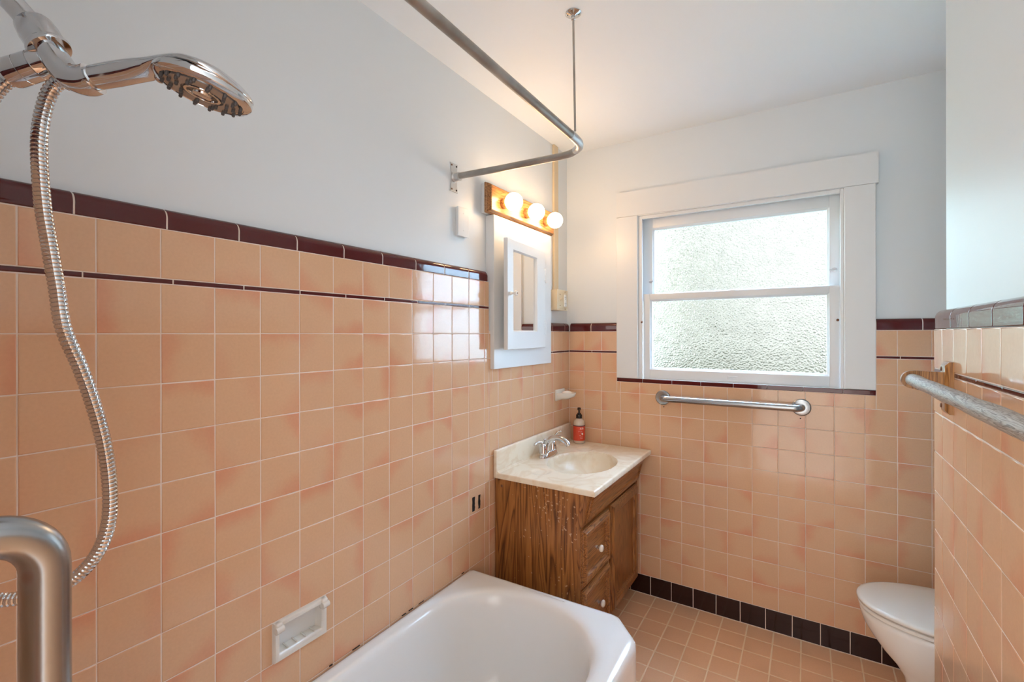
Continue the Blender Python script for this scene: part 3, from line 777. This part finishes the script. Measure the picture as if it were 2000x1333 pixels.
b = MB(); b.lathe([(.027, 0), (.027, .002), (.022, .005), (.011, .007), (.0065, .010), (.0065, .022), (.004, .024)], (.534, -1.095, CEIL-.0005), (0, 0, -1), 28); cf = b.build('ceiling_flange', M_CHROME, rod, 40)
for dx_, dy_ in ((.016, .008), (-.016, -.008)):
    b = MB(); b.lathe([(.0035, 0), (.002, .001)], (.534+dx_, -1.095+dy_, CEIL-.0055), (0, 0, -1), 10); part(b, 'flange_screw', M_DARK, cf)

# ------------------------------------------------------------------ grab bars
def flange_prof(r): return [(r, 0), (r, .003), (r-.004, .0065), (r-.012, .008), (.019, .0085)]
gb = thing('grab_bar', (.861, -.02, 1.075), 'brushed steel grab bar mounted under the window', 'grab bar')
x0, x1, z = .5487, 1.1745, 1.0755; off = -.049; r = .030
pth = [(x0, -.004, z), (x0, off+r, z)]
for k in range(1, 9):
    t = k/8*PI/2; pth.append((x0+r-r*math.cos(t), off+r-r*math.sin(t), z))
pth += [(x0+(x1-x0)*k/8, off, z) for k in range(1, 8)]
for k in range(0, 9):
    t = k/8*PI/2; pth.append((x1-r+r*math.sin(t), off+r-r*math.cos(t), z))
pth += [(x1, -.004, z)]
b = MB(); b.tube(pth, .0160, 20); b.build('bar', M_STEEL, gb, 60)
for x in (x0, x1):
    b = MB(); b.lathe(flange_prof(.039), (x, -.0005, z), (0, -1, 0), 36); b.build('flange', M_STEEL, gb, 30)
for x, z_ in ((.553, 1.0265), (1.171, 1.0235)):
    b = MB(); b.lathe([(.003, 0), (.002, .0004)], (x, -.0002, z_), (0, -1, 0), 10); o = b.build('drill_hole', M_DARK); o.parent = wall_back
gv = thing('grab_bar', (.665, YN, .95), 'brushed steel vertical grab bar at the shower end of the tub, nearest thing in view', 'grab bar')
gx, gy, zt, zb_ = .6650, YN+.0540, 1.2600, .64; r = .036
pth = [(gx, YN+.004, zt)]+[(gx, gy-r, zt)]
for k in range(1, 11):
    t = k/10*PI/2; pth.append((gx, gy-r+r*math.sin(t), zt-r+r*math.cos(t)))
pth += [(gx, gy, zt+(zb_-zt)*k/10) for k in range(2, 9)]
for k in range(0, 11):
    t = k/10*PI/2; pth.append((gx, gy-r+r*math.cos(t), zb_+r-r*math.sin(t)))
pth += [(gx, YN+.004, zb_)]
b = MB(); b.tube(pth, .0159, 32); b.build('bar', M_STEEL, gv, 60)
for z_ in (zt, zb_):
    b = MB(); b.lathe(flange_prof(.039), (gx, YN+.0005, z_), (0, 1, 0), 36); b.build('flange', M_STEEL, gv, 30)

# ------------------------------------------------------------------ wooden towel bar
tb = thing('towel_bar', (W, -1.33, 1.28), 'weathered grey wooden towel bar on brown oak brackets on the right wall', 'towel bar')
AX, AZ = 1.4225, 1.2975
for yc in (-.9725, -1.86):
    b = MB()
    def bp_(i, x): return [Vector((x, p, q)) for p, q in ((yc-.0275+i, 1.2165+i*1.3), (yc+.0275-i, 1.2165+i*1.3), (yc+.0275-i, 1.3445-i*1.3), (yc-.0275+i, 1.3445-i*1.3))]
    b.loft([bp_(0, W+.0005), bp_(0, W-.009), bp_(.007, W-.016), bp_(.010, W-.0165)], True, True)
    br = b.build('bracket', M_OAKB, tb)
    for p_ in br.data.polygons: p_.use_smooth = False
    b = MB()
    pts = [(W-.0165, AZ+.021), (AX+.004, AZ+.0235)]
    for k in range(1, 12):
        t = PI/2+PI*k/12; pts.append((AX+.0225*math.cos(t), AZ+.0225*math.sin(t)))
    pts += [(AX+.004, AZ-.0235), (W-.0165, AZ-.040)]
    b.prism(pts, lambda a, c: (a, yc-.008, c), lambda a, c: (a, yc+.008, c)); part(b, 'bracket_arm', M_OAKB, br, 40)
    for dz in (-.046, .046):
        b = MB(); b.sphere((W-.0165, yc+.013, 1.2805+dz), .006, 12, (.5, 1, 1)); part(b, 'screw', M_RUST, br)
b = MB(); pth = [(AX, -.968-.04*k, AZ+.0006*math.sin(k*1.3)) for k in range(0, 23)]
b.tube(pth, [.0150+.0005*math.sin(k*.9) for k in range(len(pth))], 24); b.build('rail', M_GREYWOOD, tb, 50)

# ------------------------------------------------------------------ recessed tub soap dish
sd = thing('soap_dish', (0, -1.745, .6), 'white ceramic soap dish recessed in the tile above the bathtub', 'soap dish')
a0, a1, c0, c1 = recess
b = MB()
def R(ia, ic0, ic1, x, ib=None): return [Vector((x, p, q)) for p, q in ((a0+ia, c0+ic0), (a1-ia, c0+ic0), (a1-ia, c1-ic1), (a0+ia, c1-ic1))]
b.loft([R(.0005, .0005, .0005, -.002), R(.0005, .0005, .0005, .006), R(.003, .003, .003, .010), R(.010, .010, .010, .0115), R(.0135, .017, .0135, .0095), R(.016, .022, .016, .002), R(.019, .019, .019, -.040), R(.030, .026, .028, -.050)], False, True)
b.build('dish_shell', M_OLDCERAMIC, sd, 45)
b = MB()
for k in range(4):
    y = a0+.040+k*.027; b.tube([(-.036, y+.006, c0+.021), (.004, y, c0+.0235)], .0022, 8)
b.build('drain_ribs', M_OLDCERAMIC, sd, 50)
for y in (a0+.011, a1-.011):
    b = MB(); b.box(-.002, .0165, y-.0100, y+.0100, c1-.030, c1-.0005, .005, 3); b.lathe([(.0085, -.0105), (.0085, .0105)], (.0150, y, c1-.017), (0, 1, 0), 20); b.build('bar_post', M_OLDCERAMIC, sd, 45)

# wall soap dish in the corner
ws = thing('soap_dish', (0, -.13, 1.07), 'small white ceramic soap dish jutting from the corner tile above the sink', 'soap dish')
b = MB(); b.box(-.002, .010, -.187, -.077, 1.0385, 1.1010, .004, 3)
def sring(sx, sy, z, dx_=0): return [Vector((.004+dx_+max(0, math.cos(t))**.75*sx if math.cos(t) > 0 else .004, -.132+sy*math.copysign(abs(math.sin(t))**.7, math.sin(t)), z)) for t in [2*PI*k/48 for k in range(48)]]
b.loft([sring(.055, .040, 1.0480), sring(.085, .049, 1.0610), sring(.094, .053, 1.0800), sring(.094, .053, 1.0840), sring(.088, .048, 1.0850), sring(.080, .042, 1.0770), sring(.060, .03, 1.0715)], True, True)
b.build('dish_body', M_OLDCERAMIC, ws, 50)
b = MB(); b.sphere((.050, -.134, 1.0830), .026, 24, (1., 1.25, .42)); o = b.build('soap_bar', M_SOAP); tag(o, 'worn white bar of soap lying in the small corner soap dish', 'soap')

# black slots (bared mastic) on the left wall tile
for (y0_, y1_, z0_, z1_), lb in (((-.9555, -.9350, .6640, .7235), 'short black strip on the pink wall tile, left of a pair beside the vanity'), ((-.9125, -.8965, .6640, .7215), 'short black strip on the pink wall tile, right of a pair next to the vanity')):
    b = MB(); pts = []
    for k in range(9): pts.append((y0_+random.uniform(0, .003), z0_+(z1_-z0_)*k/8))
    for k in range(9): pts.append((y1_-random.uniform(0, .003), z1_-(z1_-z0_)*k/8))
    b.prism(pts, lambda a, c: (.0002, a, c), lambda a, c: (.0016, a, c)); o = b.build('mastic_strip', M_DARK); tag(o, lb, 'adhesive strip', 'pair of black strips on the left wall')

# ------------------------------------------------------------------ toilet
TYC = -.325
tl = thing('toilet', (1.66, TYC, 0), 'white toilet with closed lid standing in the alcove behind the right wall', 'toilet')
def egg(x0_, x1_, hw, z, n=56, sh=.58, py=1.0):
    out = []
    L = x1_-x0_
    for k in range(n):
        t = 2*PI*k/n; c_, s_ = math.cos(t), math.sin(t)
        xm = x0_+L*sh
        x = xm-(L*sh)*c_ if c_ > 0 else xm+(L*(1-sh))*(abs(c_)**.8)
        out.append(Vector((x, TYC+hw*math.copysign(abs(s_)**.92, s_), z)))
    return out
b = MB()
b.loft([egg(1.500, 1.93, .105, .0), egg(1.498, 1.93, .105, .02), egg(1.502, 1.92, .098, .06), egg(1.503, 1.90, .092, .12), egg(1.494, 1.89, .100, .17), egg(1.468, 1.88, .120, .212), egg(1.430, 1.87, .142, .255), egg(1.400, 1.86, .160, .298), egg(1.376, 1.85, .170, .340), egg(1.366, 1.84, .174, .370), egg(1.364, 1.84, .175, .388), egg(1.370, 1.835, .170, .3935)])
b.build('bowl', M_CERAMIC, tl, 60)
b = MB(); b.loft([egg(1.370, 1.80, .170, .3960), egg(1.360, 1.80, .1785, .4000), egg(1.359, 1.80, .179, .408), egg(1.363, 1.80, .176, .4125)]); b.build('seat', M_SEAT, tl, 60)
b = MB(); b.loft([egg(1.362, 1.81, .177, .4165), egg(1.356, 1.81, .1825, .4190), egg(1.3545, 1.81, .184, .4260), egg(1.358, 1.81, .181, .4315), egg(1.370, 1.805, .172, .4345), egg(1.42, 1.78, .13, .4375), egg(1.52, 1.70, .05, .4385)]); b.build('lid', M_SEAT, tl, 60)
b = MB(); b.box(1.84, 2.035, TYC-.235, TYC+.235, .385, .735, .03, 4); b.box(1.86, 1.99, TYC-.10, TYC+.10, .25, .39, .02, 3); b.build('tank', M_CERAMIC, tl, 40)
b = MB(); b.box(1.832, 2.040, TYC-.243, TYC+.243, .735, .770, .010, 3); b.build('tank_lid', M_CERAMIC, tl, 40)
b = MB(); b.lathe([(.012, 0), (.012, .008)], (1.84, TYC+.18, .68), (-1, 0, 0), 16); b.tube([(1.828, TYC+.18, .68), (1.826, TYC+.11, .672)], .006, 10); b.build('flush_handle', M_CHROME, tl, 40)
for dy_ in (-.075, .075):
    b = MB(); b.box(1.80, 1.835, TYC+dy_-.02, TYC+dy_+.02, .394, .425, .006, 2); b.build('hinge', M_SEAT, tl, 40)

# ------------------------------------------------------------------ shower
ORG = Vector((.5247, -2.2821, 1.7339)); rv = Vector((.8456, .5338, 0)); fv = Vector((-.5338, .8456, 0)); uvv = Vector((0, 0, 1))
K = .0006209
def S(a, c, f=0.): return ORG+rv*(a*K)+uvv*(-c*K)+fv*f          # local frame of the holder: a along the handle, c down, f depth (m)
def s300(px, py, f=0.): return S(px-300, py-140, f)
sh = thing('shower_arm_mount', (.36, YN, 1.92), 'chrome shower arm with swivel mount and cradle holding the shower head', 'shower arm')
armw = Vector((.36, YN+.002, 1.92))
b = MB(); b.tube([armw, armw+(s300(50, 32)-armw)*.5, s300(50, 32), s300(66, 52)], .0125, 20); b.build('shower_arm', M_CHROME, sh, 50)
b = MB(); b.lathe([(.033, 0), (.033, .003), (.024, .010), (.014, .013)], armw, (0, 1, 0), 28); b.build('escutcheon', M_CHROME, sh, 40)
axd = (s300(96, 92)-s300(66, 46)).normalized()
b = MB(); L_ = (s300(96, 92)-s300(66, 46)).length
hexp = []
def hexring(o, ax_, r, n=8, seg=40):
    a = Vector((0, 0, 1)); u = ax_.cross(fv).normalized(); v = ax_.cross(u)
    out = []
    for k in range(seg):
        t = 2*PI*k/seg; q = ((t+PI/n) % (2*PI/n))-PI/n
        rad = r*(.55+.45*math.cos(PI/n)/math.cos(q))
        out.append(o+(u*math.cos(t)+v*math.sin(t))*rad)
    return out
o_ = s300(64, 44)
b.loft([hexring(o_, axd, .0165), hexring(o_+axd*.003, axd, .019), hexring(o_+axd*(L_*.45), axd, .0205), hexring(o_+axd*(L_*.95), axd, .0200)])
b.build('swivel_nut', M_CHROME, sh, 40)
b = MB(); b.lathe([(.0150, 0), (.0212, .001), (.0222, .004), (.0212, .0075), (.0150, .0085)], o_+axd*(L_*.95), axd, 32); b.build('swivel_ring', M_CHROME, sh, 50)
# cradle: curved neck ending in a sleeve that grips the handle
b = MB()
nk = catmull([s300(96, 88), s300(110, 112), s300(124, 134), s300(144, 152), s300(168, 157), s300(184, 153)], 6)
rings = []
for i, p in enumerate(nk):
    t = (nk[min(i+1, len(nk)-1)]-nk[max(i-1, 0)]).normalized(); u = fv; v = t.cross(u).normalized(); f_ = i/(len(nk)-1)
    ww = .0165; hh = .0120+.0040*sst(0, .9, f_)
    rings.append([p+u*(ww*math.copysign(abs(math.cos(2*PI*k/28))**.75, math.cos(2*PI*k/28)))+v*(hh*math.copysign(abs(math.sin(2*PI*k/28))**.75, math.sin(2*PI*k/28))) for k in range(28)])
b.loft(rings); b.build('cradle', M_CHROME, sh, 50)
na = (s300(24, 146, -.004)-s300(98, 116)).normalized(); nb = s300(98, 118)
b = MB(); b.lathe([(.0125, 0), (.0150, .002), (.0165, .014), (.0168, .0145), (.0160, .0150), (.0168, .0155), (.0170, .030), (.0163, .0305), (.0170, .031), (.0172, .044), (.0160, .048), (.0105, .0485)], nb, na, 32); b.build('hose_nut', M_CHROME, sh, 35)

hs = thing('handheld_shower', tuple(s300(300, 140)), 'chrome handheld shower head with metal hose resting in its cradle', 'shower head')
b = MB()
st = [(178, 152, 38, .0255), (186, 151.5, 45, .0275), (191, 150, 44, .0278), (230, 143, 47, .0272), (260, 138, 44, .0280), (290, 134, 38, .0300), (312, 132, 33, .0360), (332, 134, 34, .0480), (352, 139, 38, .0620), (375, 146, 43, .0800), (400, 154, 46, .0950), (425, 163, 45, .0990), (445, 170, 39, .0930), (462, 177, 28, .0760), (473, 183, 17, .0520), (479, 187, 9, .028), (481, 189, 3, .008)]
rings = []
for i, (px, py, t_, w_) in enumerate(st):
    p = s300(px, py); q0, q1 = st[max(i-1, 0)], st[min(i+1, len(st)-1)]
    t = (s300(q1[0], q1[1])-s300(q0[0], q0[1])).normalized(); v = fv.cross(t).normalized()
    if v.z < 0: v = -v
    rings.append([p+fv*(w_/2*math.cos(2*PI*k/36))+v*(t_*K/2*math.sin(2*PI*k/36)*(1 if math.sin(2*PI*k/36) > 0 else (.62 if px < 335 and px > 305 else .30 if px >= 335 else 1))) for k in range(36)])
b.loft(rings); b.build('handle_and_head', M_CHROME, hs, 70)
e1 = (rv*.97-uvv*.243).normalized(); nz = -(rv*.243+uvv*.97)*.996-fv*.05; nz.normalize(); e2 = nz.cross(e1)
fc = s300(399, 174)
b = MB(); b.lathe([(.0500, -.006), (.0525, -.002), (.0525, .002), (.0490, .0055), (.0445, .0065), (.0440, .0055), (.020, .0055), (.0195, .0075), (.0165, .0075), (.016, .0055), (.001, .0055)], fc, nz, 48); sp_ = b.build('spray_plate', M_CHROME, hs, 35)
b = MB(); b.lathe([(.040, .0056), (.040, .0070), (.0225, .0070), (.0225, .0056)], fc, nz, 40); part(b, 'spray_ring', simple('grey_spray_face', (.33, .33, .34), .22, .7), sp_)
def fpt(a, r, h): return fc+(e1*math.cos(a)+e2*math.sin(a))*r+nz*h
for k, (nn_, r_) in enumerate(((16, .0415), (12, .034), (8, .0265))):
    for j in range(nn_):
        a = 2*PI*(j+.5*(k % 2))/nn_
        b = MB(); b.lathe([(.0022, .004), (.0021, .0095), (.0012, .0105)], fpt(a, r_, 0), nz, 8); part(b, 'nozzle', M_RUBBER, sp_)
b = MB(); b.lathe([(.011, .005), (.010, .0085), (.004, .009)], fc, nz, 20); part(b, 'centre_jet', M_CHROME, sp_)
b = MB(); b.sphere(fc-e1*.054-nz*.001, .007, 14, (1, 1, .9)); part(b, 'spray_lever', M_CHROME, sp_)
hp = [s300(138, 163), s300(122, 158), s300(104, 170), s300(90, 200), s300(80, 245), s300(77, 300), s300(84, 400), s300(97, 480), s300(111, 560), s300(124, 640, .0), s300(140, 722, .012), s300(152, 800, .022), s300(161, 880, .03), s300(166, 960, .034), s300(163, 1030, .036), s300(150, 1085, .035), s300(124, 1130, .032), s300(84, 1164, .028), s300(30, 1180, .02), s300(-25, 1180, .01), s300(-90, 1150, -.005), s300(-140, 1060, -.015), s300(-150, 900, -.02), s300(-130, 700, -.02), s300(-95, 500, -.018), s300(-55, 350, -.015), s300(-22, 240, -.01), s300(2, 185, -.006), s300(22, 158, -.003), s300(46, 142, 0)]
cp = catmull(hp, 10)
fine = [cp[0]]; acc = 0.; step = .0013                      # resample evenly so that every rib of the hose is modelled
for a, c in zip(cp[:-1], cp[1:]):
    l = (c-a).length; t = step-acc
    while t <= l:
        fine.append(a+(c-a)*(t/l)); t += step
    acc = l-(t-step)
b = MB(); HR = .0083
pat = [HR, HR, HR*.985, HR*.86]
b.tube(fine, [pat[i % 4] for i in range(len(fine))], 18); b.build('hose', M_CHROME, hs, 25)

# ------------------------------------------------------------------ world: daylight and greenery outside, plus added fill from the doorway side
FRONT, BACK_FILL = .46, 1.62  # window side; added ambient fill behind the camera
SKY = 26.
w = bpy.data.worlds.new('daylight_and_door_fill'); sc.world = w; w.use_nodes = True
nt = w.node_tree; nt.nodes.clear()
out = nt.nodes.new('ShaderNodeOutputWorld'); bg = nt.nodes.new('ShaderNodeBackground'); lk(nt, bg.outputs[0], out.inputs[0])
tc_ = nt.nodes.new('ShaderNodeTexCoord'); sx = nt.nodes.new('ShaderNodeSeparateXYZ'); lk(nt, tc_.outputs['Generated'], sx.inputs[0])
rz = ramp(nt, [(0., (.22, .22, .20)), (.34, (.20, .22, .18)), (.42, (.10, .125, .095)), (.475, (.86, .93, .87)), (.52, (1.06, 1.1, 1.09)), (.62, (1.2, 1.24, 1.25)), (1., (1.1, 1.16, 1.24))])
mz = N(nt, 'ShaderNodeMapRange'); mz.inputs[1].default_value = -1; mz.inputs[2].default_value = 1; lk(nt, sx.outputs[2], mz.inputs[0]); lk(nt, mz.outputs[0], rz.inputs[0])
nzz = N(nt, 'ShaderNodeTexNoise', i_Scale=3.2, i_Detail=3.); lk(nt, tc_.outputs['Generated'], nzz.inputs['Vector'])
# greenery on the left side of the garden, near the horizon
gx_ = N(nt, 'ShaderNodeMapRange', interpolation_type='SMOOTHSTEP'); gx_.inputs[1].default_value = .25; gx_.inputs[2].default_value = -.75; lk(nt, sx.outputs[0], gx_.inputs[0])
gr = ramp(nt, [(.36, (0, 0, 0)), (.62, (1, 1, 1))]); lk(nt, nzz.outputs['Fac'], gr.inputs[0])
gm = N(nt, 'ShaderNodeMath', operation='MULTIPLY'); lk(nt, gx_.outputs[0], gm.inputs[0]); lk(nt, gr.outputs[0], gm.inputs[1])
gh = N(nt, 'ShaderNodeMapRange', interpolation_type='SMOOTHSTEP'); gh.inputs[1].default_value = .42; gh.inputs[2].default_value = .12; lk(nt, sx.outputs[2], gh.inputs[0])
gm2 = N(nt, 'ShaderNodeMath', operation='MULTIPLY'); lk(nt, gm.outputs[0], gm2.inputs[0]); lk(nt, gh.outputs[0], gm2.inputs[1])
c1_ = mix(nt, gm2.outputs[0], rz.outputs[0], (.36, .52, .30))
tn_ = N(nt, 'ShaderNodeTexNoise', i_Scale=26., i_Detail=4., i_Roughness=.65); lk(nt, tc_.outputs['Generated'], tn_.inputs['Vector'])
tr_ = ramp(nt, [(.36, (.10, .12, .09)), (.50, (1., 1., 1.)), (.62, (1.35, 1.38, 1.38))]); lk(nt, tn_.outputs['Fac'], tr_.inputs[0])
c1_ = mix(nt, .8, c1_, tr_.outputs[0], 'MULTIPLY')             # branches and gaps of sky between them
fr_ = N(nt, 'ShaderNodeMapRange', interpolation_type='SMOOTHSTEP'); fr_.inputs[1].default_value = -.25; fr_.inputs[2].default_value = .25; lk(nt, sx.outputs[1], fr_.inputs[0])
stn = N(nt, 'ShaderNodeMapRange'); stn.inputs[3].default_value = BACK_FILL; stn.inputs[4].default_value = FRONT; lk(nt, fr_.outputs[0], stn.inputs[0])
def sstep(sock, a, c, hi):
    n = N(nt, 'ShaderNodeMapRange', interpolation_type='SMOOTHSTEP'); n.inputs[1].default_value = a; n.inputs[2].default_value = c; n.inputs[4].default_value = hi; lk(nt, sock, n.inputs[0]); return n.outputs[0]
def mx2(a, c):
    n = N(nt, 'ShaderNodeMath', operation='MAXIMUM'); lk(nt, a, n.inputs[0]); lk(nt, c, n.inputs[1]); return n.outputs[0]
# sky boost added above and to both sides to light the room; dimmer straight ahead
sky_boost = mx2(mx2(sstep(sx.outputs[0], .10, .50, SKY*.45), sstep(sx.outputs[0], -.27, -.66, SKY*.8)), sstep(sx.outputs[2], .40, .66, SKY*1.35))
boost_ = N(nt, 'ShaderNodeMath', operation='ADD'); lk(nt, sky_boost, boost_.inputs[0]); boost_.inputs[1].default_value = 1.
skyf = N(nt, 'ShaderNodeMath', operation='MULTIPLY'); skyf.use_clamp = True; lk(nt, sky_boost, skyf.inputs[0]); skyf.inputs[1].default_value = .12
c1_ = mix(nt, skyf.outputs[0], c1_, mix(nt, 1., c1_, (.72, 1., 1.36), 'MULTIPLY'))
c2_ = mix(nt, fr_.outputs[0], (1., .965, .92), c1_)  # warm tint of the added fill on the doorway side
sf_ = N(nt, 'ShaderNodeMath', operation='MULTIPLY'); lk(nt, boost_.outputs[0], sf_.inputs[0]); sf_.inputs[1].default_value = FRONT
lk(nt, sf_.outputs[0], stn.inputs[4])                          # boosted sky strength for the window side
lk(nt, c2_, bg.inputs[0]); lk(nt, stn.outputs[0], bg.inputs[1])

# ------------------------------------------------------------------ camera
cd = bpy.data.cameras.new('camera'); cam = bpy.data.objects.new('camera', cd); COL.objects.link(cam)
cd.sensor_width = 36; cd.lens = 910.04/2000*36; cd.shift_y = -13.62/2000; cd.clip_start = .01
cam.location = (10.9014*P, -23.0859*P, EYE)
cam.rotation_euler = (Matrix.Rotation(.5631, 3, 'Z') @ Matrix.Rotation(PI/2, 3, 'X') @ Matrix.Rotation(-.0015, 3, 'Z')).to_euler()
sc.camera = cam
sc.view_settings.view_transform = 'Standard'; sc.view_settings.look = 'None'; sc.view_settings.gamma = 1; sc.view_settings.use_curve_mapping = False
sc.view_settings.exposure = 1.1
sc.cycles.use_denoising = True
sc.cycles.max_bounces = 12; sc.cycles.diffuse_bounces = 6; sc.cycles.glossy_bounces = 6; sc.cycles.transmission_bounces = 8
